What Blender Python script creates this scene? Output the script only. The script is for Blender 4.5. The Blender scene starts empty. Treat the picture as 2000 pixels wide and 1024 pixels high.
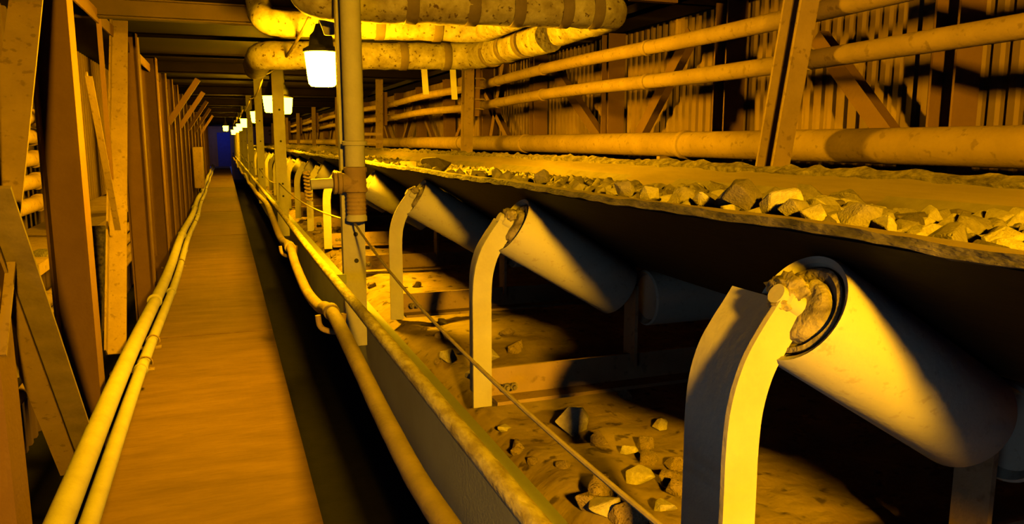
import bpy, bmesh, math, random
from mathutils import Vector, Matrix, noise
random.seed(7)
C = bpy.context.scene.collection
V = Vector
PI = math.pi

# ------------------------------------------------------------------ camera
FPX = 1500.0
VX, VY = 436.0, 276.0                      # where the gallery's long axis vanishes (frame 2000 x 1024)
th = math.atan((512 - VY) / FPX)
ps = math.atan((1000 - VX) * math.cos(th) / FPX)
cam = bpy.data.objects.new('camera', bpy.data.cameras.new('camera'))
C.objects.link(cam)
cam.data.sensor_fit = 'HORIZONTAL'
cam.data.sensor_width = 36.0
cam.data.lens = 36.0 * FPX / 2000.0
cam.data.clip_start = 0.02
cam.data.clip_end = 200
cam.rotation_euler = (PI / 2 - th, 0, -ps)
cam.location = (0, 0, 0)
bpy.context.scene.camera = cam
CF = V((math.sin(ps) * math.cos(th), math.cos(ps) * math.cos(th), -math.sin(th)))
CR = V((math.cos(ps), -math.sin(ps), 0))
CU = CR.cross(CF)

def at(px, py, X=None, Y=None, Z=None):
    d = CF + CR * ((px - 1000) / FPX) - CU * ((py - 512) / FPX)
    t = X / d.x if X is not None else (Y / d.y if Y is not None else Z / d.z)
    return d * t

def pixel(p):
    z = p.dot(CF)
    return (1000 + FPX * p.dot(CR) / z, 512 - FPX * p.dot(CU) / z, z)

# ------------------------------------------------------------------ view, world, added cool fill light at left behind the camera
sc = bpy.context.scene
sc.view_settings.view_transform = 'Standard'
sc.view_settings.look = 'None'
sc.view_settings.gamma = 1
sc.view_settings.use_curve_mapping = False
sc.view_settings.exposure = 0.38
sc.cycles.use_denoising = True
sc.cycles.max_bounces = 5
sc.cycles.diffuse_bounces = 0
sc.cycles.sample_clamp_indirect = 4
LAMP_STRENGTH = {'glow_near': 3000.0, 'glow': 850.0, 'glow_far': 330.0}
LAMP_COLOR = (1.0, 0.455, 0.0015, 1)
w = bpy.data.worlds.new('world'); sc.world = w
w.use_nodes = True
w.node_tree.nodes['Background'].inputs[0].default_value = (0.10, 0.13, 0.55, 1)
w.node_tree.nodes['Background'].inputs[1].default_value = 0.10
dl = bpy.data.lights.new('cool_fill_light', 'AREA')
dl.shape = 'RECTANGLE'; dl.size = 1.0; dl.size_y = 1.7
dl.energy = 12.0; dl.color = (0.62, 0.78, 1.0)
dlo = bpy.data.objects.new('cool_fill_light', dl); C.objects.link(dlo)
dlo.location = (-1.45, -0.7, -1.0); dlo.rotation_euler = (PI / 2, 0, -PI / 2 + .35)  # unseen cool fill, added low at left; the wall has no opening here

# ------------------------------------------------------------------ materials
ALB = 0.72
def mat(name, col, col2=None, rough=0.8, scale=6.0, bump=0.15, bscale=None, spots=None, spot_scale=40, metal=0.0, stretch=(1, 1, 1), contrast=0.2):
    col = tuple(c * ALB for c in col); col2 = tuple(c * ALB for c in (col2 or [c * .7 for c in col])); spots = spots and tuple(c * ALB for c in spots)
    m = bpy.data.materials.new(name); m.use_nodes = True
    nt = m.node_tree; N = nt.nodes; L = nt.links
    b = N['Principled BSDF']
    b.inputs['Roughness'].default_value = rough
    b.inputs['Metallic'].default_value = metal
    b.inputs['Specular IOR Level'].default_value = 0.05 if name.startswith(('black', 'sooty', 'roof_', 'dark_pit')) else 0.3
    tc = N.new('ShaderNodeTexCoord'); mp = N.new('ShaderNodeMapping')
    mp.inputs['Scale'].default_value = stretch
    L.new(tc.outputs['Object'], mp.inputs['Vector'])
    n1 = N.new('ShaderNodeTexNoise'); n1.inputs['Scale'].default_value = scale; n1.inputs['Detail'].default_value = 6
    n1.inputs['Roughness'].default_value = 0.62
    L.new(mp.outputs[0], n1.inputs['Vector'])
    r = N.new('ShaderNodeValToRGB')
    r.color_ramp.elements[0].position = 0.5 - contrast; r.color_ramp.elements[1].position = 0.5 + contrast
    c2 = col2 or tuple(c * 0.7 for c in col)
    r.color_ramp.elements[0].color = (*c2, 1); r.color_ramp.elements[1].color = (*col, 1)
    L.new(n1.outputs['Fac'], r.inputs[0])
    out = r.outputs[0]
    if spots:
        n2 = N.new('ShaderNodeTexNoise'); n2.inputs['Scale'].default_value = spot_scale; n2.inputs['Detail'].default_value = 3
        L.new(mp.outputs[0], n2.inputs['Vector'])
        r2 = N.new('ShaderNodeValToRGB')
        r2.color_ramp.elements[0].position = 0.60; r2.color_ramp.elements[1].position = 0.68
        L.new(n2.outputs['Fac'], r2.inputs[0])
        mx = N.new('ShaderNodeMix'); mx.data_type = 'RGBA'
        L.new(r2.outputs[0], mx.inputs['Factor']); L.new(out, mx.inputs['A'])
        mx.inputs['B'].default_value = (*spots, 1)
        out = mx.outputs['Result']
    L.new(out, b.inputs['Base Color'])
    if bump:
        n3 = N.new('ShaderNodeTexNoise'); n3.inputs['Scale'].default_value = bscale or scale * 5; n3.inputs['Detail'].default_value = 8
        L.new(mp.outputs[0], n3.inputs['Vector'])
        bp = N.new('ShaderNodeBump'); bp.inputs['Strength'].default_value = bump; bp.inputs['Distance'].default_value = 0.01
        L.new(n3.outputs['Fac'], bp.inputs['Height']); L.new(bp.outputs[0], b.inputs['Normal'])
    return m

M = {}
M['steel'] = mat('dusty_painted_steel', (0.46, 0.325, 0.17), (0.32, 0.22, 0.11), scale=5, bump=0.25, bscale=60, spots=(0.27, 0.18, 0.09), spot_scale=26)
M['pale'] = mat('pale_dusty_steel', (0.62, 0.60, 0.50), (0.50, 0.47, 0.38), scale=7, bump=0.2, bscale=70)
M['roller'] = mat('roller_steel', (0.62, 0.60, 0.48), (0.50, 0.47, 0.36), rough=0.6, scale=4, bump=0.12, bscale=90, spots=(0.48, 0.44, 0.33), spot_scale=50, contrast=0.3)
M['rustcrust'] = mat('crusted_dust', (0.42, 0.36, 0.24), (0.10, 0.08, 0.05), scale=22, bump=0.9, bscale=60, contrast=0.15)
M['rail'] = mat('yellow_chipped_paint', (0.66, 0.60, 0.36), (0.34, 0.28, 0.14), scale=26, bump=0.5, bscale=70, contrast=0.12, stretch=(1, .5, 1))
M['channel'] = mat('grey_channel_steel', (0.42, 0.46, 0.48), (0.34, 0.37, 0.38), scale=3, bump=0.15, bscale=60)
M['column'] = mat('brown_column_steel', (0.27, 0.155, 0.08), (0.21, 0.115, 0.06), scale=3.5, bump=0.25, bscale=50)
M['hose'] = mat('dusty_rubber_hose', (0.38, 0.29, 0.17), (0.22, 0.165, 0.09), scale=7, bump=0.3, bscale=60)
M['wrap'] = mat('mottled_pipe_insulation', (0.62, 0.56, 0.36), (0.30, 0.24, 0.12), scale=9, bump=0.6, bscale=30, spots=(0.12, 0.07, 0.03), spot_scale=34, contrast=0.16)
M['band'] = mat('rusty_pipe_band', (0.26, 0.2, 0.12), (0.18, 0.13, 0.08), scale=9, bump=0.3)
M['dark'] = mat('dark_fixture', (0.05, 0.045, 0.04), (0.03, 0.03, 0.03), bump=0.1)
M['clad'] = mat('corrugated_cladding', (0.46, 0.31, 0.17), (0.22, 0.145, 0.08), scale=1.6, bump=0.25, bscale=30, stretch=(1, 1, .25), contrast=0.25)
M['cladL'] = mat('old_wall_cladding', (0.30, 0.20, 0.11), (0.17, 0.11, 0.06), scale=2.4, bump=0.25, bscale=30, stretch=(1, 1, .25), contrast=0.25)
M['ceil'] = mat('sooty_ceiling', (0.014, 0.009, 0.005), (0.007, 0.005, 0.003), scale=2, bump=0.2)  # very dark, slightly mottled ceiling colour
M['ceilbeam'] = mat('roof_steel_shaded', (0.013, 0.008, 0.0045), (0.007, 0.0045, 0.0025), scale=3, bump=0.2)  # darkened copy: the shade under the roof is put into the steel colour
M['firstbeam'] = mat('lit_roof_beam_steel', (0.085, 0.052, 0.026), (0.055, 0.034, 0.018), scale=3, bump=0.2)  # lighter copy of the roof steel, lamplight on the first beam put into the colour
M['belt'] = mat('black_rubber_belt', (0.012, 0.012, 0.012), (0.008, 0.008, 0.008), rough=0.65, scale=3, bump=0.2, bscale=40, stretch=(1, .2, 1))
M['beltdust'] = mat('dust_coated_belt_surface', (0.38, 0.30, 0.19), (0.23, 0.175, 0.10), rough=0.8, scale=3.5, bump=0.3, bscale=20, stretch=(3, .35, 3), contrast=0.22)
M['edge'] = mat('worn_belt_edge', (0.22, 0.19, 0.14), (0.05, 0.045, 0.035), scale=30, bump=1.0, bscale=80, stretch=(1, .35, 1), contrast=0.14)
M['rock'] = mat('limestone_ore', (0.62, 0.56, 0.42), (0.42, 0.37, 0.26), rough=0.9, scale=9, bump=0.5, bscale=26)
M['rock2'] = mat('grey_ore', (0.34, 0.30, 0.22), (0.22, 0.19, 0.14), rough=0.9, scale=9, bump=0.5, bscale=26)
M['rock3'] = mat('dark_ore', (0.20, 0.165, 0.12), (0.12, 0.10, 0.075), rough=0.9, scale=9, bump=0.5, bscale=26)
M['debris'] = mat('fine_spillage_dust', (0.42, 0.32, 0.19), (0.25, 0.18, 0.10), rough=0.95, scale=7, bump=0.8, bscale=24, spots=(0.10, 0.07, 0.04), spot_scale=16)
M['floor'] = mat('dusty_walkway_deck', (0.28, 0.17, 0.08), (0.14, 0.08, 0.036), rough=0.85, scale=4, bump=0.35, bscale=26, spots=(0.20, 0.12, 0.06), spot_scale=13, stretch=(.45, 1.6, 1), contrast=0.28)
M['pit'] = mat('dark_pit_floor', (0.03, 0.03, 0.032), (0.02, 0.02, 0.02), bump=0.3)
M['wire'] = mat('pull_cord_coating', (0.55, 0.46, 0.26), (0.4, 0.33, 0.18), scale=30, bump=0.1)
M['blue'] = mat('daylit_blue_door', (0.05, 0.08, 0.40), (0.04, 0.06, 0.3), bump=0.1)  # blue daylight at the end doorway put into the door colour
for gn, gs in LAMP_STRENGTH.items():
    g = bpy.data.materials.new('lamp_glass_' + gn); g.use_nodes = True
    nt = g.node_tree; nt.nodes.clear()
    e = nt.nodes.new('ShaderNodeEmission'); o_ = nt.nodes.new('ShaderNodeOutputMaterial')
    e.inputs[0].default_value = LAMP_COLOR; e.inputs[1].default_value = gs
    nt.links.new(e.outputs[0], o_.inputs[0]); M[gn] = g

# ------------------------------------------------------------------ helpers
def P(*a): return V(a)
def frame(d, up=None):
    d = d.normalized(); up = up or V((0, 0, 1))
    if abs(d.dot(up)) > 0.98: up = V((0, 1, 0))
    x = d.cross(up).normalized(); y = x.cross(d).normalized()
    return x, y

class MB:
    def __init__(s): s.v = []; s.f = []; s.sm = []
    def add(s, vs, fs, smooth=False):
        o = len(s.v); s.v += [V(p) for p in vs]
        for f in fs: s.f.append([i + o for i in f]); s.sm.append(smooth)
        return s
    def box(s, x0, x1, y0, y1, z0, z1):
        vs = [(x, y, z) for z in (z0, z1) for y in (y0, y1) for x in (x0, x1)]
        return s.add(vs, [(0, 2, 3, 1), (4, 5, 7, 6), (0, 1, 5, 4), (2, 6, 7, 3), (0, 4, 6, 2), (1, 3, 7, 5)])
    def prof(s, p, q, pts, x=None, up=None):
        """closed 2-D outline carried from p to q; x = direction of the outline's first axis"""
        d = (q - p).normalized()
        if x is None: x, y = frame(d, up)
        else:
            x = (x - d * x.dot(d)).normalized(); y = d.cross(x).normalized()
        n = len(pts)
        vs = [p + x * a + y * b for a, b in pts] + [q + x * a + y * b for a, b in pts]
        fs = [list(range(n))[::-1], list(range(n, 2 * n))] + [[i, (i + 1) % n, n + (i + 1) % n, n + i] for i in range(n)]
        return s.add(vs, fs)
    def bar(s, p, q, w_, h_, x=None):
        return s.prof(p, q, [(-w_ / 2, -h_ / 2), (w_ / 2, -h_ / 2), (w_ / 2, h_ / 2), (-w_ / 2, h_ / 2)], x)
    def tube(s, pts, r, seg=16, cap=True, wob=0.0):
        pts = [V(p) for p in pts]; n = len(pts); rings = []
        t = (pts[1] - pts[0]).normalized(); x, y = frame(t)
        for i, p in enumerate(pts):
            t2 = (pts[min(i + 1, n - 1)] - pts[max(i - 1, 0)]).normalized()
            x = (x - t2 * x.dot(t2)).normalized(); y = t2.cross(x)
            rr = r[i] if isinstance(r, (list, tuple)) else r
            ring = []
            for k in range(seg):
                a = 2 * PI * k / seg
                q = x * math.cos(a) + y * math.sin(a)
                k2 = rr * (1 + (wob * noise.noise((p + q * rr) * 14) if wob else 0))
                ring.append(p + q * k2)
            rings.append(ring)
        vs = [q for rg in rings for q in rg]
        fs = [[i * seg + k, i * seg + (k + 1) % seg, (i + 1) * seg + (k + 1) % seg, (i + 1) * seg + k] for i in range(n - 1) for k in range(seg)]
        s.add(vs, fs, True)
        if cap:
            s.add(rings[0], [list(range(seg))[::-1]]); s.add(rings[-1], [list(range(seg))])
        return s
    def lathe(s, base, axis, prof_, seg=32, wob=0.0):
        """prof_ = [(radius, distance along axis)]"""
        x, y = frame(axis); a_ = axis.normalized(); n = len(prof_)
        vs = []
        for r, h in prof_:
            for k in range(seg):
                a = 2 * PI * k / seg
                q = x * math.cos(a) + y * math.sin(a)
                p = base + a_ * h + q * r
                if wob: p = p + q * wob * noise.noise(p * 30)
                vs.append(p)
        fs = [[i * seg + k, i * seg + (k + 1) % seg, (i + 1) * seg + (k + 1) % seg, (i + 1) * seg + k] for i in range(n - 1) for k in range(seg)]
        fs.append(list(range(seg))[::-1]); fs.append([(n - 1) * seg + k for k in range(seg)])
        return s.add(vs, fs, True)
    def build(s, name, m, parent=None, label=None, bevel=0.0, origin=None):
        if parent is not None: org = V(parent['_o'])
        elif origin is not None: org = V(origin)
        else:
            xs = [v.x for v in s.v]; ys = [v.y for v in s.v]; zs = [v.z for v in s.v]
            org = V(((min(xs) + max(xs)) / 2, (min(ys) + max(ys)) / 2, min(zs)))
        me = bpy.data.meshes.new(name)
        me.from_pydata([tuple(v - org) for v in s.v], [], s.f)
        me.polygons.foreach_set('use_smooth', s.sm)
        me.materials.append(M[m] if isinstance(m, str) else m)
        bm = bmesh.new(); bm.from_mesh(me)
        bmesh.ops.remove_doubles(bm, verts=bm.verts, dist=1e-5)
        bmesh.ops.recalc_face_normals(bm, faces=bm.faces)
        bm.to_mesh(me); bm.free()
        try: me.set_sharp_from_angle(angle=math.radians(40))
        except Exception: pass
        ob = bpy.data.objects.new(name, me); C.objects.link(ob)
        ob['_o'] = tuple(org)
        if parent is not None: ob.parent = parent; ob['_o'] = parent['_o']
        if parent is not None and parent.type == 'MESH': pass
        if parent is None: ob.location = org
        if bevel:
            b = ob.modifiers.new('soft_edges', 'BEVEL'); b.width = bevel; b.segments = 2; b.limit_method = 'ANGLE'
        if label: ob['label'] = label
        return ob

def tag(o, label, cat, group=None):
    o['label'] = label; o['category'] = cat
    if group: o['group'] = group
    return o
def struct(o): o['kind'] = 'structure'; return o
def thing(name, label, cat, loc, group=None):
    o = bpy.data.objects.new(name, None); C.objects.link(o); o.location = loc; o['_o'] = tuple(loc)
    o.empty_display_size = 0.1
    return tag(o, label, cat, group)
def copy_tree(o, parent=None):
    c = o.copy(); C.objects.link(c)
    if parent is not None: c.parent = parent
    for ch in list(o.children): copy_tree(ch, c)
    return c

def Hs(w_, h_, t=0.012, web=0.01):     # H outline: flanges normal to first axis, w_ apart; h_ = flange width
    a, b = w_ / 2, h_ / 2
    return [(-a, -b), (-a + t, -b), (-a + t, -web / 2), (a - t, -web / 2), (a - t, -b), (a, -b), (a, b), (a - t, b), (a - t, web / 2), (-a + t, web / 2), (-a + t, b), (-a, b)]
def Ls(w_, h_, t=0.01): return [(0, 0), (w_, 0), (w_, t), (t, t), (t, h_), (0, h_)]
def Cs(w_, h_, t=0.01): return [(0, 0), (h_, 0), (h_, t), (t, t), (t, w_ - t), (h_, w_ - t), (h_, w_), (0, w_)]
def arc(c, r, a0, a1, n, ax, ay):
    return [c + ax * (r * math.cos(a0 + (a1 - a0) * i / n)) + ay * (r * math.sin(a0 + (a1 - a0) * i / n)) for i in range(n + 1)]
def rounded(pts, r, n=8):
    """poly-line with filleted corners"""
    pts = [V(p) for p in pts]; out = [pts[0]]
    for i in range(1, len(pts) - 1):
        a = (pts[i - 1] - pts[i]).normalized(); b = (pts[i + 1] - pts[i]).normalized()
        p0 = pts[i] + a * r; p2 = pts[i] + b * r
        for k in range(n + 1):
            t = k / n
            out.append(p0 * (1 - t) ** 2 + pts[i] * 2 * t * (1 - t) + p2 * t * t)
    out.append(pts[-1]); return out
def dense(pts, step=0.1):
    out = []
    for a, b in zip(pts[:-1], pts[1:]):
        n = max(1, int((b - a).length / step))
        out += [a + (b - a) * (i / n) for i in range(n)]
    return out + [pts[-1]]
ORD = ['first', 'second', 'third', 'fourth', 'fifth', 'sixth', 'seventh', 'eighth', 'ninth', 'tenth', 'eleventh', 'twelfth', 'thirteenth', 'fourteenth']

Y0, Y9 = -3.0, 53.0
FZ = -1.6        # walkway deck
LZ = -2.45      # ground below the deck edges
BZ = -0.87       # spillage bed under the belt
CZ = 1.08        # ceiling

# ------------------------------------------------------------------ setting
def corrugated(name, X, y0, y1, z0, z1, pitch, depth, m, face):
    mb = MB(); prof_ = []
    n = int((y1 - y0) / pitch)
    for i in range(n):
        y = y0 + i * pitch
        for a, d in ((0, 0), (.38, 0), (.5, 1), (.88, 1)): prof_.append((y + a * pitch, d * depth * face))
    prof_.append((y1, 0))
    vs = []
    for y, d in prof_: vs += [(X + d, y, z0), (X + d, y, z1)]
    k = len(prof_)
    outer = X - face * 0.06
    vs += [(outer, y0, z0), (outer, y0, z1), (outer, y1, z0), (outer, y1, z1)]
    fs = [[2 * i, 2 * i + 2, 2 * i + 3, 2 * i + 1] for i in range(k - 1)]
    b = 2 * k
    fs += [[b, b + 2, b + 3, b + 1]]
    mb.add(vs, fs)
    return struct(mb.build(name, m, origin=(X, 0, z0)))
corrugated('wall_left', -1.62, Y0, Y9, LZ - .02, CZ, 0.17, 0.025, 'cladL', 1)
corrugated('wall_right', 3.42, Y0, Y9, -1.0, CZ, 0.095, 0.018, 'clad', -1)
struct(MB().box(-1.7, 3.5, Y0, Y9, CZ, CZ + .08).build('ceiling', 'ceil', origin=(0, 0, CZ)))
mb = MB()
y = Y0
while y < Y9:                                # deck laid in sheets with narrow joints
    d = random.uniform(-.004, .004)
    mb.box(-.60, 0.31, y, min(y + 2.43, Y9), FZ - .05, FZ + d); y += 2.44
mb.box(-.60, .31, Y0, Y9, FZ - .09, FZ - .05)
struct(mb.build('floor', 'floor', origin=(0, 0, FZ)))
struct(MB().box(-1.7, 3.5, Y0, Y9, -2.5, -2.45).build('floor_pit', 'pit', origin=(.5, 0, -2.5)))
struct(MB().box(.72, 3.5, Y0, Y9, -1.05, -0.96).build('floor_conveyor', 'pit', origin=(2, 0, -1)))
struct(MB().box(-1.7, -0.36, Y9, Y9 + .1, FZ, CZ).box(.42, 3.5, Y9, Y9 + .1, -2.5, CZ).box(-.36, .42, Y9, Y9 + .1, .55, CZ).build('wall_end', 'cladL'))
struct(MB().box(-.36, .42, Y9 + .03, Y9 + .08, FZ, .55).build('door_1', 'blue', bevel=.01))
lt = bpy.data.lights.new('blue_light_on_end_door', 'AREA'); lt.shape = 'RECTANGLE'; lt.size = .7; lt.size_y = 1.6  # added blue light inside the gallery, aimed at the end door
lt.energy = 16; lt.color = (.15, .22, 1)
lo = bpy.data.objects.new('blue_light_on_end_door', lt); C.objects.link(lo)
lo.location = (.02, Y9 - 1.4, CZ - .1); lo.rotation_euler = (math.radians(45), 0, 0)

# ceiling framing
for i in range(11):
    y = 6.75 + i * 5.05
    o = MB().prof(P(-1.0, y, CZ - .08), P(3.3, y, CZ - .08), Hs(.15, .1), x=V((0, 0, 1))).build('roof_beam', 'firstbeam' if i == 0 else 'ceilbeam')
    if i < 4: tag(o, '%s dark roof beam from the camera, crossing above the walkway and belt' % ORD[i], 'beam', 'roof beams across the gallery')
    else: tag(o, 'distant dark roof beam far down the gallery, past the fourth', 'beam', 'roof beams across the gallery')
prl = None
for i in range(26):
    y = 3.2 + i * 1.9
    if prl is None: prl = MB().prof(P(-1.0, y, CZ - .035), P(3.3, y, CZ - .035), Ls(.05, .05, .006), x=V((0, 0, 1))).build('roof_purlin', 'ceilbeam'); o = prl
    else: o = prl.copy(); C.objects.link(o); o.location.y += 1.9 * i
    tag(o, 'thin angle-iron roof purlin lying under the sooty ceiling', 'purlin', 'thin purlins under the ceiling')
o = MB().prof(P(-.84, Y0, .99), P(-.84, 50, .99), Ls(.10, .10, .012), x=V((0, 0, -1))).build('eave_beam', 'column')
tag(o, 'long brown angle beam joining the tops of the left-hand columns', 'beam')
o = MB().box(2.95, 3.3, Y0, 50, .93, .96).box(2.95, 2.965, Y0, 50, .93, 1.02).box(3.285, 3.3, Y0, 50, .93, 1.02).build('cable_tray', 'ceilbeam')
tag(o, 'dark cable tray running under the ceiling beside the right wall', 'cable tray')
o = MB().prof(P(2.6, 4.7, .93), P(3.35, 4.7, .93), Cs(.1, .06), x=V((0, 1, 0))).build('tray_bracket', 'column')
tag(o, 'brown channel bracket under the cable tray at the top right', 'bracket')

# ------------------------------------------------------------------ left wall: columns, braces, pipes
colY = [3.10, 5.03, 8.9, 11.3, 13.0, 14.7, 16.4, 18.2, 20.0, 22.2, 24.5, 27.5, 31, 35, 40, 46]
def h_column(y, X=-.86, dep=.2, wid=.2):
    t = thing('steel_column', '', 'column', (X, y, LZ), 'steel columns along the left wall')
    MB().prof(P(X, y, LZ + .015), P(X, y, CZ - .01), Hs(wid, dep, .014), x=V((1, 0, 0))).build('shaft', 'column', t)
    MB().box(X - .15, X + .12, y - .14, y + .14, LZ + .001, LZ + .016).build('base_plate', 'column', t)
    b = MB()
    for dx in (-.11, .09):
        for dy in (-.1, .1): b.lathe(P(X + dx, y + dy, LZ + .016), V((0, 0, 1)), [(.016, 0), (.016, .02), (.008, .02), (.008, .035)], 6)
    b.build('anchor_bolts', 'steel', t)
    return t
base = h_column(colY[0])
lab = ['nearest steel column, cut by the bottom left corner of the frame', 'broad dark brown H column, the second along the left wall']
lab += ['%s brown H column along the left wall, counted from the camera' % ORD[i] for i in range(2, 10)]
for i, y in enumerate(colY):
    t = base if i == 0 else copy_tree(base)
    t.location = (-.86, y, LZ)
    t['label'] = lab[i] if i < len(lab) else 'small distant steel column far down the left wall, beyond the tenth'

def member(name, p, q, sec, m, label, cat, group=None, x=V((1, 0, 0))):
    return tag(MB().prof(p, q, sec, x=x).build(name, m), label, cat, group)
# diagonal near bracing, built of wide angles
G = 'diagonal braces of the left wall frame'
XA = -.86
t = thing('diagonal_brace', 'wide brace leaning in from the top left corner of the frame', 'brace', at(20, 470, X=XA), G)
MB().prof(at(33, -120, X=XA), at(-77, 700, X=XA), Ls(.13, .13, .014), x=V((0, 1, 0))).build('angle_bar', 'steel', t)
t = thing('diagonal_brace', 'lit brace sloping down to the foot of the broad column, lower left', 'brace', at(120, 870, X=XA), G)
MB().prof(at(-70, 370, X=-.80), at(138, 900, X=-.80), Ls(.14, .13, .014), x=V((0, 1, 0))).build('angle_bar', 'hose', t)
MB().prof(at(-110, 370, X=-.84), at(118, 930, X=-.84), Ls(.07, .09, .012), x=V((0, 1, 0))).build('backing_bar', 'steel', t)
gp = MB(); pl = [at(-60, 480, X=-.79), at(28, 590, X=-.79), at(38, 738, X=-.79), at(15, 740, X=-.79), at(-60, 560, X=-.79)]
gp.add(pl + [p - V((.014, 0, 0)) for p in pl], [[0, 1, 2, 3, 4], [9, 8, 7, 6, 5]] + [[i, (i + 1) % 5, 5 + (i + 1) % 5, 5 + i] for i in range(5)])
tag(gp.build('gusset_plate', 'hose'), 'broad gusset plate at the left edge above the nearest column', 'plate')
def flat(name, pa, pb, X, w_, m, label, grp=G, cat='brace'):
    a, b = at(*pa, X=X), at(*pb, X=X)
    return tag(MB().prof(a, b, Ls(w_, w_ * .7, .01), x=V((0, 1, .2))).build(name, m), label, cat, grp)
flat('diagonal_brace', (166, 150), (224, 450), -.80, .06, 'steel', 'lit brace crossing from the broad column to the foot of the raking post')
flat('diagonal_brace', (186, 20), (214, 372), -.86, .05, 'column', 'thin steep brace behind, between broad column and raking post')
flat('diagonal_brace', (262, 60), (300, 500), -.80, .05, 'column', 'slender bright-edged brace just past the raking post')
o = MB().prof(P(-.86, 5.95, -1.5), P(-.86, 7.75, 1.04), Ls(.10, .13, .012), x=V((0, -1, .6))).build('raking_post', 'steel')
tag(o, 'bright raking post rising away, right of the broad dark column', 'post')
o = MB().prof(P(-.90, 6.0, -1.45), P(-.90, 6.7, -.65), Cs(.13, .06, .01), x=V((0, 1, 0))).build('channel_stub', 'rustcrust')
tag(o, 'short dirt-crusted channel stub behind the foot of the raking post', 'post')
# knee braces to the roof further along
kb = None
for i, y in enumerate((13.0, 16.4, 20.0, 24.5, 31)):
    if kb is None: kb = MB().prof(P(-.74, y, .25), P(-.28, y, CZ - .16), Ls(.12, .08, .012), x=V((0, 1, 0))).build('knee_brace', 'column'); o = kb; yb = y
    else: o = kb.copy(); C.objects.link(o); o.location.y += y - yb
    tag(o, '%s knee brace from a left column up to the roof, going away' % ORD[i], 'brace', 'knee braces over the walkway')
# horizontal pipes on the left wall
LP = [(.16, .05), (.03, .05), (-.12, .05), (-.27, .05), (-.42, .05), (-1.10, .045), (-1.24, .045), (-1.38, .045), (-1.50, .04)]
names = ['topmost of the wall pipes seen left of the broad column', 'second wall pipe down left of the broad column', 'third wall pipe down left of the broad column',
         'fourth wall pipe down left of the broad column', 'fifth wall pipe down, just above the shelf rail', 'upper of the four low wall pipes behind the bright brace',
         'second of the four low wall pipes behind the bright brace', 'third of the four low wall pipes behind the bright brace', 'lowest thin wall pipe near the floor behind the bright brace']
for (z, r), nm in zip(LP, names):
    t = thing('wall_pipe', 'dusty ' + nm, 'pipe', (-1.22, 3, z), 'pipes along the left wall')
    MB().tube([P(-1.22, Y0, z), P(-1.22, 7.3 if z > -.6 else 50, z)], r, 14).build('tube', 'steel', t)
    for y in (4.4, 6.1): MB().lathe(P(-1.22, y, z), V((0, 1, 0)), [(r * 1.02, 0), (r * 1.22, .005), (r * 1.22, .06), (r * 1.02, .065)], 14).build('coupling', 'steel', t)
o = MB().box(-1.56, -1.06, Y0, 50, -.735, -.72).box(-1.075, -1.06, Y0, 50, -.79, -.735).build('shelf_rail', 'steel')
tag(o, 'dust-covered flat girt forming a shelf along the left wall', 'rail')

# two walkway-edge pipes on brackets
def edge_pipe(X, z, r, lbl, joints):
    t = thing('walkway_pipe', lbl, 'pipe', (X, 3, z), 'pipes along the walkway edge')
    pts = [P(X + .012 * math.sin(y * .9), y, z + .01 * math.sin(y * .7 + X)) for y in [Y0 + .5 * i for i in range(103)]]
    MB().tube(pts, r, 20).build('tube', 'pale', t)
    for y in joints:
        MB().lathe(P(X + .012 * math.sin(y * .9), y, z), V((0, 1, 0)), [(r * 1.05, -.012), (r * 1.22, -.006), (r * 1.22, .006), (r * 1.05, .012)], 20).build('joint_ring', 'pale', t)
    return t
edge_pipe(-.635, -1.37, .050, 'thicker pale handrail pipe beside the walkway, nearer the columns', [7.2, 12.3, 17.3, 22.4])
edge_pipe(-.553, -1.425, .036, 'thinner dusty pipe beside the walkway, on the floor side', [5.2, 7.9, 10.9, 16, 21])
pb0 = None
for i, y in enumerate((5.35, 5.95, 9.8, 14.7, 19.6, 24.6)):
    if pb0 is None:
        pb0 = thing('pipe_bracket', '', 'bracket', (-.59, y, -1.45), 'brackets holding the walkway pipes')
        MB().box(-.76, -.50, y - .03, y + .03, -1.475, -1.465).box(-.596, -.586, y - .03, y + .03, -1.595, -1.475).build('bracket_arm', 'steel', pb0)
        MB().tube(arc(P(-.553, y, -1.425), .044, -.3, PI + .3, 12, V((1, 0, 0)), V((0, 0, 1))), .006, 8).build('u_bolt', 'steel', pb0)
        o = pb0; yb = y
    else: o = copy_tree(pb0); o.location.y += y - yb
    o['label'] = 'small steel bracket with a strap, %s along the walkway pipes' % ORD[i]
o = MB().box(-.755, -.52, 21.3, 22.6, -1.2, -.15).build('control_box', 'steel', bevel=.02)
tag(o, 'yellow-lit metal control box fixed to the far left wall', 'box')

# ------------------------------------------------------------------ rock library
def rock_mesh(seed, n=13, flat_=.7):
    rnd = random.Random(seed); bm = bmesh.new()
    for i in range(n):
        while True:
            p = V((rnd.uniform(-1, 1), rnd.uniform(-1, 1), rnd.uniform(-1, 1)))
            if .2 < p.length < 1: break
        p.normalize(); p *= rnd.uniform(.8, 1.0)
        bm.verts.new((p.x * .5, p.y * .42, p.z * .5 * flat_))
    bmesh.ops.convex_hull(bm, input=bm.verts)
    for v in [v for v in bm.verts if not v.link_faces]: bm.verts.remove(v)
    bmesh.ops.bevel(bm, geom=list(bm.edges), offset=.02, segments=1, affect='EDGES', clamp_overlap=True)
    me = bpy.data.meshes.new('rock'); bm.to_mesh(me); bm.free(); return me
ROCKS = [rock_mesh(s) for s in range(12)]
def rock_variant(i, m):
    me = ROCKS[i].copy(); me.materials.clear(); me.materials.append(M[m]); return me
RV = {(i, m): rock_variant(i, m) for i in range(12) for m in ('rock', 'rock2', 'rock3', 'debris')}

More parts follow.
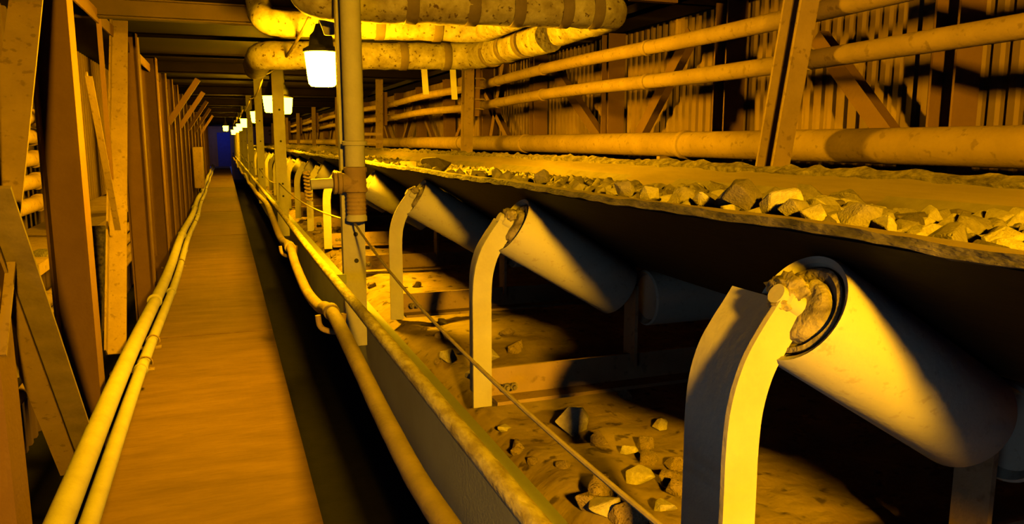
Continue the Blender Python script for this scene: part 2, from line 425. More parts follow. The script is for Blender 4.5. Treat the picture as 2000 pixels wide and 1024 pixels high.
# ------------------------------------------------------------------ conveyor belt
XC = 1.60
def trough(s):       # lower surface of belt, s = 0..1 from near edge to far edge
    pts = [P(.868, 0, -.146), P(.93, 0, -.188), P(1.30, 0, -.41), P(1.335, 0, -.430), P(1.375, 0, -.445), P(1.60, 0, -.449), P(1.825, 0, -.445), P(1.865, 0, -.430), P(1.90, 0, -.41), P(2.27, 0, -.175), P(2.345, 0, -.125)]
    return pts
TP = trough(0)
def belt_strip(pts, th_, y0, y1, step, ragged=None):
    mb = MB(); rings = []; n = len(pts)
    nrm = []
    for i in range(n):
        d = pts[min(i + 1, n - 1)] - pts[max(i - 1, 0)]; nrm.append(V((-d.z, 0, d.x)).normalized())
    y = y0
    while y <= y1:
        sag = -.006 * math.sin(PI * (((y - 1.0) / 1.36) % 1.0))
        ring = [p + V((0, y, sag)) for p in pts] + [p + nn * th_ + V((0, y, sag)) for p, nn in list(zip(pts, nrm))[::-1]]
        if ragged: ring = [q + V((noise.noise(q * 9) * ragged, 0, noise.noise(q * 13) * ragged)) for q in ring]
        rings.append(ring); y += step
    k = 2 * n; vs = [q for r in rings for q in r]
    fs = [[i * k + j, i * k + (j + 1) % k, (i + 1) * k + (j + 1) % k, (i + 1) * k + j] for i in range(len(rings) - 1) for j in range(k)]
    fs += [list(range(k)), [(len(rings) - 1) * k + j for j in range(k)][::-1]]
    return mb.add(vs, fs, False)
belt = thing('conveyor_belt', 'long black troughed rubber belt carrying ore through the gallery', 'conveyor belt', (XC, 1, -.45))
belt_strip(TP, .012, -1.5, 52, .17).build('belt_carcass', 'belt', belt, label='black rubber underside')
top = []
for i, p in enumerate(TP[0:]):
    top.append(p)
nrm = [V((-(TP[min(i + 1, 10)] - TP[max(i - 1, 0)]).z, 0, (TP[min(i + 1, 10)] - TP[max(i - 1, 0)]).x)).normalized() for i in range(11)]
cov = [p + n_ * .0122 for p, n_ in zip(TP, nrm)]
belt_strip(cov, .004, -1.5, 52, .17).build('carrying_cover', 'beltdust', belt, label='dust-coated carrying surface of the belt')
belt_strip([TP[0] + V((-.006, 0, .004)), TP[0] + V((.018, 0, -.004))], .016, -1.5, 30, .03, .005).build('worn_edge', 'edge', belt, label='frayed near edge of the belt')
belt_strip([TP[0] + V((.02, 0, .0065)), TP[0] + V((.034, 0, -.0015))], .016, -1.5, 52, .17).build('edge_lip', 'beltdust', belt, label='thin raised lip along the near belt edge')
belt_strip([TP[10] + V((-.045, 0, -.02)), TP[10] + V((.004, 0, .004))], .022, -1.5, 30, .035, .02).build('crusted_edge', 'rustcrust', belt, label='far belt edge crusted with dirt')

# ------------------------------------------------------------------ idlers
AX = V((.857, 0, -.515))
def roller(mb_body, c0, ax, L_, r):
    mb_body.lathe(c0, ax, [(r * .80, .028), (r * .86, .006), (r * .93, .002), (r * .955, .0), (r, .006), (r, L_ - .006), (r * .95, L_), (r * .8, L_)], 48)
def make_idler(full=True):
    t = thing('conveyor_idler', '', 'idler', (XC, 1.0, BZ), 'idlers carrying the belt')
    c0 = P(.874, 1.0, -.271)
    for side in (1, -1):
        ax = V((AX.x * side, 0, AX.z)); c = P(c0.x if side == 1 else 2 * XC - c0.x, 1.0, c0.z)
        b = MB(); roller(b, c, ax, .47, .100)
        rb = b.build('wing_roller', 'roller', t)
        MB().lathe(c, ax, [(.074, .022), (.078, .010), (.070, .008), (.058, .020), (.056, .004), (.048, -.003), (.030, -.004)], 40, wob=.004).build('end_cap', 'rustcrust', rb, label='dirt-caked recessed end disc')
        MB().lathe(c, -ax, [(.022, -.01), (.022, .035), (.017, .038), (.017, .052)], 16).build('axle', 'pale', rb)
    b = MB(); b.lathe(P(1.375, 1.0, -.552), V((1, 0, 0)), [(.08, .02), (.094, 0), (.1, .006), (.1, .444), (.094, .45), (.08, .43)], 40)
    b.build('centre_roller', 'roller', t)
    # near bracket: bent angle with a broad web and a lip facing the camera
    path = [(.781, -.88), (.781, -.60), (.781, -.50), (.787, -.43), (.805, -.37), (.832, -.325), (.856, -.292), (.874, -.266)]
    for side in (1, -1):
        def X_(x): return x if side == 1 else 2 * XC - x
        pts = [P(x, 0, z) for x, z in path]
        q_ = [pts[0] * 2 - pts[1]] + pts + [pts[-1] * 2 - pts[-2]]; fine = []
        for i in range(1, len(q_) - 2):
            a, b, c_, d_ = q_[i - 1:i + 3]
            for k in range(5):
                u = k / 5
                fine.append(.5 * ((2 * b) + (c_ - a) * u + (2 * a - 5 * b + 4 * c_ - d_) * u ** 2 + (3 * b - a - 3 * c_ + d_) * u ** 3))
        pts = fine + [pts[-1]]; n = len(pts)
        web = MB(); lip = MB(); vw = []; vl = []
        for i, p in enumerate(pts):
            d = (pts[min(i + 1, n - 1)] - pts[max(i - 1, 0)]).normalized(); nn = V((-d.z, 0, d.x))     # nn points outward (-X, up)
            for off, yy in ((0, .995), (0, 1.175), (-.009, 1.175), (-.009, .995)):
                q = p + nn * off; q.y = yy; vw.append(V((X_(q.x), q.y, q.z)))
            wd = .046
            for off, yy in ((wd, .985), (wd, .996), (-.018, .996), (-.018, .985)):
                q = p + nn * off; q.y = yy; vl.append(V((X_(q.x), q.y, q.z)))
        for mb_, vs in ((web, vw), (lip, vl)):   # two bent strips
            fs = [[i * 4 + j, i * 4 + (j + 1) % 4, (i + 1) * 4 + (j + 1) % 4, (i + 1) * 4 + j] for i in range(n - 1) for j in range(4)]
            fs += [[0, 1, 2, 3][::-1], [(n - 1) * 4 + j for j in range(4)]]
            mb_.add(vs, fs)
        br = web.build('end_bracket', 'pale', t)
        lip.build('bracket_lip', 'pale', br)
    # inner brackets between rollers
    for x in (1.335, 1.865):
        MB().box(x - .006, x + .006, .97, 1.05, -.80, -.50).build('inner_bracket', 'steel', t)
    m_ = MB().prof(P(.79, .975, -.80), P(2.41, .975, -.80), [(0, 0), (.10, 0), (.10, -.008), (.008, -.008), (.008, -.10), (0, -.10)], x=V((0, 0, -1)))
    MB().box(.80, 2.40, 1.0, 1.012, -.86, -.755).box(.80, 2.40, .93, 1.0, -.862, -.85).build('base_angle', 'steel', t)
    bo = MB()
    for x in (.83, .855):
        bo.lathe(P(x, .932, -.80), V((0, -1, 0)), [(.014, 0), (.014, .012), (.007, .012), (.007, .022)], 6)
    bo.build('bolts', 'rustcrust', t)
    return t
idler = make_idler()
# clods of dirt sitting on the bracket tops of the nearest idlers
NI = 36
for i in range(NI):
    t = idler if i == 0 else copy_tree(idler)
    t.location = (XC, 1.0 + 1.36 * i, BZ)
    if i == 0: t['label'] = 'largest and nearest belt idler, with its caked roller end at lower right'
    elif i < 10: t['label'] = '%s belt idler from the camera, dusty roller on a bent bracket' % ORD[i]
    else: t['label'] = 'tiny distant belt idler far down the conveyor, beyond the tenth'
def clod(loc, s, rot, m, label, name='dirt_clod'):
    o = bpy.data.objects.new(name, RV[(random.randrange(12), m)]); C.objects.link(o)
    o.location = loc; o.scale = s; o.rotation_euler = rot
    return tag(o, label, 'dirt clod', 'clods on the idler brackets')
def lump(seed, s, c, name, m, label):
    mb = MB(); bm = bmesh.new(); bmesh.ops.create_icosphere(bm, subdivisions=4, radius=1)
    for v in bm.verts:
        k = 1 + .30 * noise.noise(v.co * 1.6 + V((seed, 0, 0))) + .22 * noise.noise(v.co * 4 + V((0, seed, 0))) + .1 * noise.noise(v.co * 11)
        v.co = V((v.co.x * s[0], v.co.y * s[1], v.co.z * s[2])) * k
    me = bpy.data.meshes.new(name); bm.to_mesh(me); bm.free(); me.materials.append(M[m])
    for p in me.polygons: p.use_smooth = True
    o = bpy.data.objects.new(name, me); C.objects.link(o); o.location = c
    return tag(o, label, 'dirt clod', 'clods on the idler brackets')
lump(1, (.026, .036, .024), (.864, 1.01, -.241), 'dirt_clod', 'rustcrust', 'big crumbly dirt clod caked over the axle of the nearest idler')
lump(5, (.016, .02, .014), (.838, 1.0, -.262), 'dirt_clod', 'rustcrust', 'small dirt clod beside the big one on the nearest idler bracket')
lump(9, (.026, .03, .022), (.868, 2.36, -.240), 'dirt_clod', 'rustcrust', 'dirt clod on the axle of the second idler')
lump(3, (.024, .03, .02), (.868, 3.72, -.240), 'dirt_clod', 'rustcrust', 'dirt clod on the axle of the third idler')

# ------------------------------------------------------------------ ore on the belt
def belt_z(x):
    for a, b in zip(TP[:-1], TP[1:]):
        if a.x <= x <= b.x: return a.z + (b.z - a.z) * (x - a.x) / (b.x - a.x) + .02
    return -.12
def pile_z(x, y):
    t = (x - XC) / .62
    h = -.280 + .055 * (1 - t * t) + .03 * noise.noise(V((x * 2, y * 1.2, 3))) + .02 * noise.noise(V((x * 6, y * 5, 0)))
    return h
def lump_z(x, y, s): return max(pile_z(x, y) + s * .12, max(belt_z(x - s * .45), belt_z(x + s * .45), belt_z(x)) + s * .42)
mb = MB(); xs = [.955 + .045 * i for i in range(29)]; ys = [-.8 + .06 * i for i in range(870)]
vs = []; idx = {}
for j, y in enumerate(ys):
    for i, x in enumerate(xs):
        k = pile_z(x, y) + .022 * noise.noise(V((x * 22, y * 22, 5)))
        vs.append((x, y, max(k, belt_z(x) - .004) if i not in (0, 28) else belt_z(x) - .004))
fs = [[j * 29 + i, j * 29 + i + 1, (j + 1) * 29 + i + 1, (j + 1) * 29 + i] for j in range(len(ys) - 1) for i in range(28)]
mb.add(vs, fs, False)
cand = []
rnd = random.Random(3)
y = .9
while y < 40:
    size0 = .108 if y < 3.0 else (.075 if y < 4 else .055)
    step = size0 * .62 if y < 8 else .12 + (y - 8) * .01
    x = .95
    while x < 2.07:
        xx = x + rnd.uniform(-.02, .02); yy = y + rnd.uniform(-.02, .02)
        s = size0 * rnd.choice((.6, .7, .8, .9, 1, 1.1, 1.3)) * (1 if y < 8 else 1.3)
        if xx < 1.06 or xx > 2.14: s *= .7
        z = lump_z(xx, yy, s)
        cand.append((V((xx, yy, z)), s)); x += step * 1.15
    y += step
big = [(1.18, 1.85, .17), (1.62, 1.95, .20), (1.95, 2.35, .17), (1.28, 2.25, .16), (1.16, 4.4, .24), (1.25, 5.6, .22), (1.42, 2.5, .17), (1.15, 1.45, .13), (1.35, 1.6, .15), (1.75, 1.6, .15)]
for x, y, s in big: cand.append((V((x, y, lump_z(x, y, s))), s))
def vis(p, s):
    px, py, z = pixel(p)
    if z < .2 or px < 430 or px > 2060 or py > 700: return 0
    return s / z
cand.sort(key=lambda c: -vis(*c))
def rocklabel(p, s, m):
    tone = {'rock': 'pale', 'rock2': 'grey-brown', 'rock3': 'dark'}[m]
    where = 'at the right end of the belt' if p.y < 2.3 else ('above the second idler' if p.y < 3.6 else 'on the belt past the second idler')
    side = 'near edge' if p.x < 1.2 else ('far side' if p.x > 1.85 else 'mid-heap')
    return '%s jagged ore lump %s, %s' % (tone, where, side)
rest = MB()
for i, (p, s) in enumerate(cand):
    mm = rnd.choices(('rock', 'rock2', 'rock3'), (5, 4, 1) if p.y < 3.2 else (2, 3, 5))[0]
    if s > .12 and p.y > 3.5: mm = 'rock3'
    rot = Matrix.Rotation(rnd.uniform(0, 6.28), 3, 'Z') @ Matrix.Rotation(rnd.uniform(-.5, .5), 3, 'X') @ Matrix.Rotation(rnd.uniform(-.5, .5), 3, 'Y')
    k = rnd.randrange(12)
    if i < 299:
        o = bpy.data.objects.new('ore_lump', RV[(k, mm)]); C.objects.link(o)
        o.location = p; o.rotation_euler = rot.to_euler(); o.scale = (s * 1.1, s * 1.1, s)
        tag(o, rocklabel(p, s, mm), 'rock', 'ore lumps on the belt')
    elif vis(p, s) > 0 or p.y < 12:
        me = ROCKS[k]
        rest.add([p + rot @ (v.co * s * 1.05) for v in me.vertices], [list(f.vertices) for f in me.polygons])
mb.add(rest.v, rest.f)
o = mb.build('ore_pile', 'rock2', origin=(XC, 1, -.3)); o['kind'] = 'stuff'
tag(o, 'heap of small broken ore filling the belt trough under the large lumps', 'ore')

# ------------------------------------------------------------------ spillage bed and its rocks
def bed_z(x, y):
    return BZ - .02 + .05 * noise.noise(V((x * 1.3, y * 1.1, 8))) + .018 * noise.noise(V((x * 7, y * 7, 2))) - .05 * max(0, .80 - x) / .08
mb = MB(); nx = 46; xs = [.728 + .038 * i for i in range(nx)]; ys = [.2 + .045 * i for i in range(900)]
vs = [(x, y, bed_z(x, y) + .008 * noise.noise(V((x * 25, y * 25, 1)))) for y in ys for x in xs]
fs = [[j * nx + i, j * nx + i + 1, (j + 1) * nx + i + 1, (j + 1) * nx + i] for j in range(len(ys) - 1) for i in range(nx - 1)]
mb.add(vs, fs, True)
o = mb.build('spillage_bed', 'debris', origin=(1.4, 1, -.9)); o['kind'] = 'stuff'
tag(o, 'dusty bed of spilled fines lying under the belt between the idlers', 'spillage')
spots = [(1115, 818, .17), (1230, 760, .12), (1165, 850, .09), (1230, 868, .08), (1258, 860, .09), (1265, 890, .08), (1250, 930, .10), (1310, 935, .09), (1175, 965, .13), (1150, 1000, .12),
         (1080, 990, .09), (1230, 1020, .12), (960, 700, .10), (1000, 690, .13), (1020, 735, .09), (880, 700, .12), (860, 660, .07), (850, 700, .05), (920, 730, .08), (990, 660, .10),
         (940, 860, .07), (985, 815, .06), (1040, 880, .05), (1320, 900, .08), (1290, 820, .07), (1190, 730, .13), (830, 640, .05), (870, 620, .10), (900, 690, .06), (1330, 960, .10), (1300, 990, .07), (1100, 900, .06), (1010, 855, .05),
         (800, 590, .10), (840, 575, .13), (815, 560, .09), (790, 560, .06)]
for j, (px, py, s) in enumerate(spots):
    p = at(px, py, Z=BZ); p.x = max(p.x, .74 + s * .55); o = bpy.data.objects.new('spilled_rock', RV[(j % 12, 'debris' if j % 3 else 'rock')]); C.objects.link(o)
    o.location = (p.x, p.y, bed_z(p.x, p.y) + s * .12); o.scale = (s, s, s); o.rotation_euler = (rnd.uniform(-.3, .3), rnd.uniform(-.3, .3), rnd.uniform(0, 6))
    sz = 'large' if s >= .12 else ('fist-sized' if s >= .08 else 'small')
    wh = 'in front of the second idler' if p.y < 2.2 else ('behind the second idler' if p.y < 3.4 else 'beside the third idler')
    sd = 'near the channel edge' if p.x < .9 else ('by the bracket foot' if p.x < 1.1 else 'deep under the belt')
    tag(o, '%s rock on the bed %s, %s' % (sz, wh, sd), 'rock', 'rocks spilled on the bed')
for j in range(90):
    x, y = rnd.uniform(.76, 1.15), rnd.uniform(4.4, 16); s = rnd.uniform(.05, .12)
    o = bpy.data.objects.new('spilled_rock', RV[(j % 12, 'debris')]); C.objects.link(o)
    o.location = (x, y, bed_z(x, y) + s * .12); o.scale = (s, s, s); o.rotation_euler = (0, 0, rnd.uniform(0, 6))
    tag(o, 'small distant dusty rock lying at the idler feet beyond the tee pipe', 'rock', 'rocks spilled on the bed far along')

# ------------------------------------------------------------------ stringer channel, rail pipe, pull cord, hose
o = MB().prof(P(.665, -.5, -.892), P(.665, 52, -.892), [(0, 0), (0, .42), (.05, .42), (.05, .408), (.01, .408), (.01, .012), (.05, .012), (.05, 0)], x=V((1, 0, 0))).build('stringer_channel', 'channel')
_ch = o
tag(o, 'long grey steel channel running beside the walkway below the yellow rail', 'channel')
t = thing('guard_rail', 'long chipped yellow pipe rail running along the top of the grey channel', 'rail', (.50, 1, -.72))
MB().tube([P(.500 + .003 * math.sin(y), y, -.703 + .005 * math.sin(y * .8)) for y in [-.5 + .25 * i for i in range(200)]], .024, 16, wob=.06).build('rail_pipe', 'rail', t)
for y in (4.0, 9.15, 14.2, 19.25): MB().box(.50, .56, y - .03, y - .02, -.73, -.68).build('rail_clip', 'channel', t)
nb = MB()
hp = [(.42, .9, -.80), (.42, 1.559, -.847), (.42, 1.858, -.861), (.42, 2.267, -.845), (.42, 2.691, -.812), (.42, 3.099, -.782), (.42, 3.445, -.768), (.42, 3.75, -.80), (.42, 3.964, -.842), (.42, 4.631, -.885), (.42, 5.376, -.844),
      (.42, 5.906, -.775), (.42, 6.884, -.827), (.42, 8.189, -.744), (.42, 9.139, -.70), (.42, 12.169, -.76)]
for k in range(14): hp.append((.42 + .02 * math.sin(k), 14.0 + 2.4 * k, -.76 - .07 * (k % 2)))
def catmull(P_, n=8):
    P_ = [V(p) for p in P_]; P_ = [P_[0] * 2 - P_[1]] + P_ + [P_[-1] * 2 - P_[-2]]; out = []
    for i in range(1, len(P_) - 2):
        a, b, c, d = P_[i - 1:i + 3]
        for k in range(n):
            t_ = k / n
            out.append(.5 * ((2 * b) + (c - a) * t_ + (2 * a - 5 * b + 4 * c - d) * t_ ** 2 + (3 * b - a - 3 * c + d) * t_ ** 3))
    return out + [P_[-2]]
hose = thing('rubber_hose', 'thick dusty rubber hose sagging between hangers beside the walkway', 'hose', (.42, 1, -.85))
MB().tube(catmull(hp), .030, 18, wob=.03).build('hose_tube', 'hose', hose)
MB().lathe(P(.42, 5.88, -.776), V((0, 1, 0)), [(.034, -.05), (.040, -.045), (.040, .045), (.034, .05)], 18).build('hose_coupling', 'hose', hose)
MB().lathe(P(.42, 3.5, -.768), V((0, 1, 0)), [(.033, -.03), (.037, -.025), (.037, .025), (.033, .03)], 18).build('hose_coupling', 'hose', hose)
for y, z, lb in ((3.45, -.80, 'small rounded hose clamp on the foot of the near tee-pipe post'), (5.9, -.80, 'second hose clamp along the channel, behind the near post')):
    tag(MB().tube(rounded([P(.47, y, z + .03), P(.46, y, z - .05), P(.42, y, z - .055), P(.36, y, z - .03), P(.355, y, z + .03)], .03), .013, 10).build('hose_hook', 'steel'), lb, 'hook', 'hooks holding the hose')
def sagline(a, b, sag, n=20):
    return [a.lerp(b, i / n) - V((0, 0, 4 * sag * (i / n) * (1 - i / n))) for i in range(n + 1)]
cord = sagline(P(.62, -.4, -.50), P(.600, 3.93, -.405), .15) + sagline(P(.600, 3.93, -.405), P(.57, 9.1, -.47), .06)[1:]
for k in range(6): cord += sagline(P(.57, 9.1 + 5.05 * k, -.47), P(.57, 14.15 + 5.05 * k, -.47), .07)[1:]
tag(MB().tube(cord, .0055, 8).build('pull_cord', 'wire'), 'thin yellow pull cord strung past the near idler brackets', 'cord')

a, b = at(598, 335, X=.72), at(604, 392, X=.72)
tag(MB().tube([a.lerp(b, i / 96) + V((.028 * math.cos(i * PI / 6), .028 * math.sin(i * PI / 6), 0)) for i in range(97)], .009, 8).build('coil_spring', 'steel'),
    'coiled spring hanging against an idler bracket left of the tee branch', 'spring')

# ------------------------------------------------------------------ near-side posts with tee pipe
def near_post(y, X=.59, w_=.125, label='', shape=True):
    t = thing('support_post', label, 'post', (X, y, -1.05), 'posts between walkway and belt')
    s = MB()
    s.prof(P(X - w_ / 2, y, -1.08), P(X - w_ / 2 + .004, y, CZ - .01), [(0, 0), (w_, 0), (w_, .06), (w_ - .01, .06), (w_ - .01, .01), (.01, .01), (.01, .06), (0, .06)], x=V((1, 0, 0))).build('shaft', 'pale', t)
    h = MB()
    for z in (-.48, -.62, .0, .35): h.lathe(P(X + .01, y - .0005, z), V((0, -1, 0)), [(.012, 0), (.012, .002)], 12)
    h.build('bolt_holes', 'dark', t)
    return t
np_ = [4.02, 9.15]
near_post(4.02, .612, .115, 'nearest tall post between walkway and belt, behind the tee pipe')
p0 = near_post(9.15, .60, .125, 'second tall yellow-lit post, standing between the pair of lamps')
for k in range(1, 8):
    c = copy_tree(p0); c.location.y += 5.05 * k
    c['label'] = '%s post along the walkway edge, counted from the camera' % ORD[k + 1]
t = thing('tee_pipe', 'thick vertical standpipe with a capped tee branch, in front of the nearest post', 'pipe', (.605, 3.94, -.36))
MB().tube([P(.612, 3.90, -.13), P(.612, 3.90, CZ - .01)], .050, 24).build('riser', 'pale', t)
MB().lathe(P(.612, 3.90, -.01), V((0, 0, 1)), [(.051, -.012), (.062, -.01), (.062, .01), (.051, .012)], 24).build('collar', 'pale', t)
tee = MB(); tee.lathe(P(.612, 3.90, -.255), V((0, 0, 1)), [(.05, 0), (.058, .006), (.058, .02), (.053, .026), (.053, .10), (.058, .106), (.058, .125), (.05, .13)], 24)
tee.lathe(P(.59, 3.90, -.205), V((-1, 0, 0)), [(.048, 0), (.048, .045), (.056, .05), (.056, .066), (.044, .07), (.056, .074), (.056, .088), (.04, .092)], 24)
tee.build('tee_fitting', 'steel', t)
st = MB().tube([P(.51, 3.90, -.205), P(.392, 3.90, -.210)], .026, 18).build('branch_stub', 'pale', t)
thd = MB(); pr = []
for k in range(6): pr += [(.050, -.02 * k), (.046, -.02 * k - .01)]
thd.lathe(P(.612, 3.90, -.255), V((0, 0, 1)), pr, 24).build('threaded_nipple', 'steel', t)
MB().lathe(P(.612, 3.90, -.405), V((0, 0, 1)), [(.03, 0), (.052, .008), (.052, .03), (.042, .045)], 20).build('end_plug', 'pale', t)
# folded clip bracket on the right of the standpipe
tag(MB().box(.70, .80, 4.15, 4.16, .03, .045).box(.70, .80, 4.15, 4.16, -.01, .005).box(.69, .705, 4.15, 4.17, -.06, .10).build('clip_bracket', 'steel'), 'small forked clip bracket just right of the standpipe collar', 'bracket')

# ------------------------------------------------------------------ lamps
def make_lamp(x, y, z, label, sc_=1.0):
    t = thing('bulkhead_lamp', label, 'lamp', (x, y, z), 'glowing lamps along the walkway')
    MB().lathe(P(x, y, z - .105), V((0, 0, 1)), [(.02, .0), (.070, .003), (.085, .02), (.090, .06), (.103, .19), (.103, .205), (.02, .206)], 28).build('glass_jar', 'glow', t, label='glowing white glass jar')
    MB().lathe(P(x, y, z + .102), V((0, 0, 1)), [(.112, 0), (.112, .018), (.075, .04), (.068, .10), (.045, .125), (.03, .17)], 24).build('housing', 'dark', t, label='dark cast lamp housing')
    MB().tube([P(x, y, z + .26), P(x, y, CZ - .005)], .012, 10).build('hanger_rod', 'dark', t)
    return t
L0 = make_lamp(.60, 5.0, .44, 'largest glowing lamp, hanging left of the vertical standpipe')
lamps = [(.15, -2.25, .86, 'lamp hanging over the walkway behind the camera, out of frame'),
         (.775, 10.6, .455, 'glowing lamp just right of the second post'), (.595, 10.3, .46, 'glowing lamp just left of the second post'),
         (.60, 15.2, .44, 'third lamp down the row past the second post'), (.52, 20.2, .44, 'fourth lamp down the row past the second post'), (.50, 25.2, .42, 'fifth lamp down the row past the second post'),
         (.48, 30.3, .42, 'sixth lamp down the row, small and far'), (.45, 37, .40, 'seventh lamp down the row, small and far'), (.12, 33, .50, 'leftmost distant lamp over the end of the walkway')]
for x, y, z, lb in lamps:
    c = copy_tree(L0); c.location = (x, y, z); c['label'] = lb
    gl = [q for q in c.children if q.name.startswith('glass_jar')][0]
    gl.data = gl.data.copy(); gl.data.materials[0] = M['glow_near' if y < 0 else 'glow_far']
cab = []
for a, b in (((.56, 4.9, .80), (.50, 9.9, .80)), ((.50, 9.9, .80), (.5, 15, .78)), ((.5, 15, .78), (.5, 20, .78)), ((.5, 20, .78), (.48, 30, .78))):
    cab += sagline(V(a), V(b), .10, 12)
tag(MB().tube(cab, .012, 8).build('lamp_cable', 'hose'), 'loose brown cable looping from lamp to lamp above the walkway', 'cable')

# ------------------------------------------------------------------ overhead insulated pipe loops
def over_pipe(pts, r, label, bands, fil=.26):
    path = dense(rounded([V(p) for p in pts], fil, 10), .07)
    t = thing('insulated_pipe', label, 'pipe', pts[0], 'insulated pipes crossing overhead')
    MB().tube(path, r, 26, wob=.10).build('insulation', 'wrap', t)
    for p, d in bands:
        MB().lathe(V(p), V(d), [(r * 1.03, -.035), (r * 1.06, -.03), (r * 1.06, .03), (r * 1.03, .035)], 28).build('band', 'band', t, label='dark rusty band')
    return t
XD = V((1, 0, .02)); YD = V((0, 1, 0))
over_pipe([(.42, 4.32, CZ - .02), (.42, 4.32, .735), (2.30, 4.32, .785), (2.30, 5.2, .785)], .108, 'uppermost fat insulated pipe nearest the camera, with dark bands',
          [((x, 4.32, .735 + (x - .42) * .0266), XD) for x in (1.00, 1.35, 1.62, 1.92)] + [((2.12, 4.32, .781), V((1, .0, .02)))], .18)
over_pipe([(.31, 6.35, CZ - .02), (.31, 6.0, .845), (1.98, 6.0, .87), (1.98, 5.1, .87), (1.98, 5.0, CZ - .02)], .095, 'middle insulated pipe, seen between the upper and lower ones',
          [((x, 6.0, .845 + (x - .31) * .015), XD) for x in (1.15, 1.6)], .16)
over_pipe([(.34, 8.2, .72), (.34, 7.0, .72), (2.22, 7.0, .775), (2.26, 5.3, .755)], .118, 'lowest insulated pipe, bending toward the camera above the far rails',
          [((x, 7.0, .72 + (x - .34) * .029), XD) for x in (1.55, 1.95)] + [((2.235, y, .762), V((.02, -1, 0))) for y in (6.5, 6.1, 5.7)])
for px, lb in ((828, 'left of two bright flat straps hanging under the lowest pipe'), (884, 'right of two bright flat straps hanging under the lowest pipe')):
    a = at(px, 128, Y=6.98)
    tag(MB().bar(V((a.x, 6.98, .66)), V((a.x + .01, 6.96, .66 - (.24 if px == 828 else .28))), .055, .006, x=V((1, 0, 0))).build('hanging_strap', 'pale'), lb, 'strap', 'straps under the lowest pipe')
fl = MB(); r_ = []
for i in range(9):
    z = 1.0 - i * .052; wv = .07 - (.045 * max(0, (i - 5)) / 3)
    for k in range(5):
        x = .575 + (k / 4 - .5) * 2 * wv + .01 * math.sin(i); r_.append((x, 4.50 + .014 * math.sin(k * 1.7 + i * .6), z))
fs = [[i * 5 + k, i * 5 + k + 1, (i + 1) * 5 + k + 1, (i + 1) * 5 + k] for i in range(8) for k in range(4)]
o = fl.add(r_, fs, True).build('insulation_flap', 'pale')
so = o.modifiers.new('thickness', 'SOLIDIFY'); so.thickness = .006
tag(o, 'torn pale sheet of pipe wrap hanging down behind the standpipe', 'wrap')

# ------------------------------------------------------------------ far side: posts, rails, big pipe
def far_post(y, lean, label):
    t = thing('rail_post', label, 'post', (2.47, y, -.2), 'posts beyond the belt carrying the rails')
    top_ = P(2.47 + lean[0], y + lean[1], CZ - .01)
    MB().prof(P(2.47, y, -.9), top_, Hs(.13, .10, .012), x=V((0, 1, 0))).build('shaft', 'steel', t)
    k0 = P(2.47, y, -.14).lerp(top_, .42)
    kd = (top_ - P(2.47, y, -.9)).normalized()
    MB().prof(k0 + V((.085, -.02, -.10)), k0 + V((.085, -.02, -.10)) + kd * .55, [(-.045, -.005), (.055, -.005), (.055, .005), (-.045, .005)], x=V((1, 0, 0))).build('clip_plate', 'column', t)
    return t
f1 = far_post(3.2, (.12, -.22), 'nearest leaning post beyond the belt, bright at its foot')
f2 = far_post(8.15, (.03, -.10), 'second post beyond the belt, at centre between rail spans')
for k in range(1, 8):
    c = copy_tree(f2); c.location.y += 5.05 * k; c['label'] = '%s post beyond the belt, counted from the camera' % ORD[k + 1]
for z, lb in ((.395, 'lower of two dusty rails on the posts beyond the belt'), (.615, 'upper of two dusty rails on the posts beyond the belt')):
    t = thing('far_rail', lb, 'rail', (2.67, 3, z), 'rails beyond the belt')
    MB().tube([P(2.67, y, z + .012 * math.sin(y * 1.3)) for y in [0 + .25 * i for i in range(200)]], .046, 18, wob=.03).build('rail_pipe', 'steel', t)
    for y in (7.6, 12.6, 6.4, 4.6): MB().lathe(P(2.67, y, z + .012 * math.sin(y * 1.3)), YD, [(.047, -.02), (.053, -.015), (.053, .015), (.047, .02)], 18).build('joint_ring', 'steel', t)
ub = None
n_ = 0
for y in (3.12, 8.1, 13.2, 18.2):
    for z in (.395, .615):
        o = MB().tube([P(2.56, y - .06, z + .05), P(2.66, y - .06, z + .053), P(2.73, y - .06, z), P(2.66, y - .06, z - .053), P(2.56, y - .06, z - .05)], .008, 8).build('u_bolt', 'steel')
        tag(o, 'U-bolt tying the %s rail to the %s post beyond the belt' % ('lower' if z < .5 else 'upper', ORD[n_ // 2]), 'bolt', 'U-bolts on the far rails'); n_ += 1
t = thing('large_pipe', 'large dusty pipe lying along the far side just above the belt edge', 'pipe', (2.82, 3, -.03))
MB().tube([P(2.82, y, -.022) for y in [0 + .5 * i for i in range(100)]], .082, 28).build('pipe_barrel', 'steel', t)
for y in (4.35, 7.2, 9.4, 12.2, 14.6): MB().lathe(P(2.82, y, -.022), YD, [(.083, -.03), (.092, -.02), (.092, .02), (.083, .03)], 28).build('flange_ring', 'steel', t)
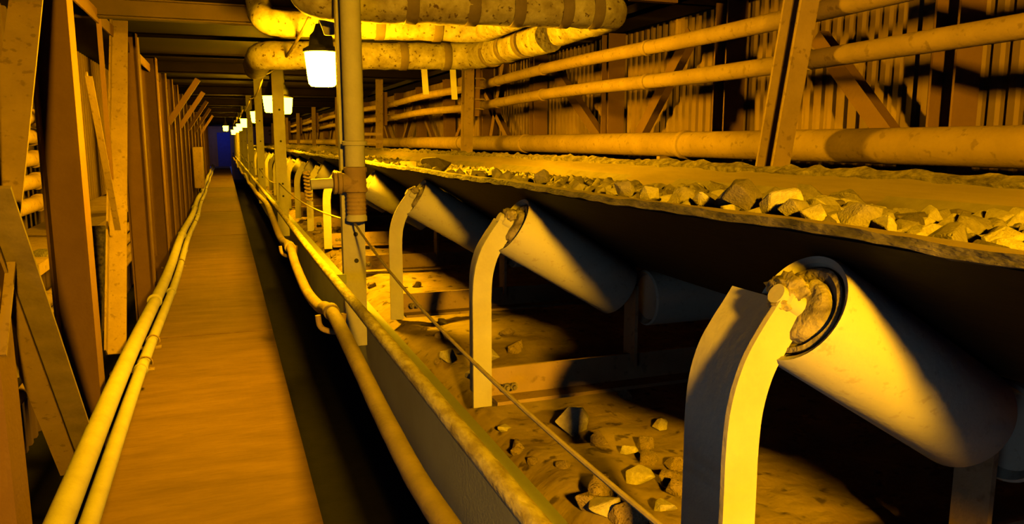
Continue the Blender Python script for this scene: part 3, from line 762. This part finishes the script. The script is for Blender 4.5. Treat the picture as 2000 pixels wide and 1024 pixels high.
for k, y in enumerate((4.55, 9.6, 14.7)):
    tag(MB().box(2.74, 2.90, y - .02, y + .02, -.96, -.10).build('pipe_stand', 'steel'), '%s plate stand under the large pipe' % ORD[k], 'stand', 'stands under the large pipe')

# right wall columns and braces
G = 'columns along the right wall'
for k, y in enumerate((2.78, 4.55, 6.25, 8.0, 9.8, 11.6, 13.4, 15.2, 17, 19, 21, 24, 27, 31, 36, 42)):
    if k == 0:
        w0 = thing('wall_column', '', 'column', (3.28, y, -.96), G)
        MB().prof(P(3.28, y, -.955), P(3.28, y, CZ - .01), Hs(.14, .16, .012), x=V((0, 1, 0))).build('shaft', 'column', w0)
        c = w0
    else: c = copy_tree(w0); c.location.y = y
    c['label'] = 'wide wall column at the right edge of the photo, right of the leaning post' if k == 0 else ('%s column along the right wall, counted from the right' % ORD[k] if k < 9 else 'faint distant column on the right wall, beyond the ninth')
G = 'diagonal braces on the right wall'
for (a, b, lb) in (((1600, 60), (1748, 262), 'broad brace falling to the right, just right of the leaning post'), ((1352, 70), (1248, 272), 'slender brace rising to the right, left of the leaning post'),
                   ((1075, 120), (1178, 272), 'wide brace falling to the right below the two rails, left of centre'), ((985, 120), (960, 272), 'short steep brace just right of the second post')):
    p, q = at(*a, X=3.22), at(*b, X=3.22)
    tag(MB().prof(p, q, Ls(.10, .07, .01), x=V((0, 1, 0))).build('wall_brace', 'column'), lb, 'brace', G)
xb = None
for k in range(8):
    y = 9.9 + 3.6 * k
    for s_ in (1, -1):
        o = MB().prof(P(3.22, y, .8), P(3.22, y + 1.6 * s_, -.3), Ls(.08, .06, .01), x=V((0, 1, 0))).build('wall_brace', 'column')
        tag(o, 'small far-off brace on the right wall beyond the second post', 'brace', 'distant braces on the right wall')

# shelf rock on the left girt
o = bpy.data.objects.new('shelf_rock', RV[(3, 'rock2')]); C.objects.link(o)
p = at(68, 484, X=-1.15); o.location = (-1.15, p.y, -.70); o.scale = (.20, .20, .14)
tag(o, 'rounded brown stone lying on the left wall shelf behind the braces', 'rock')

for o in sc.objects:
    if '_o' in o: del o['_o']
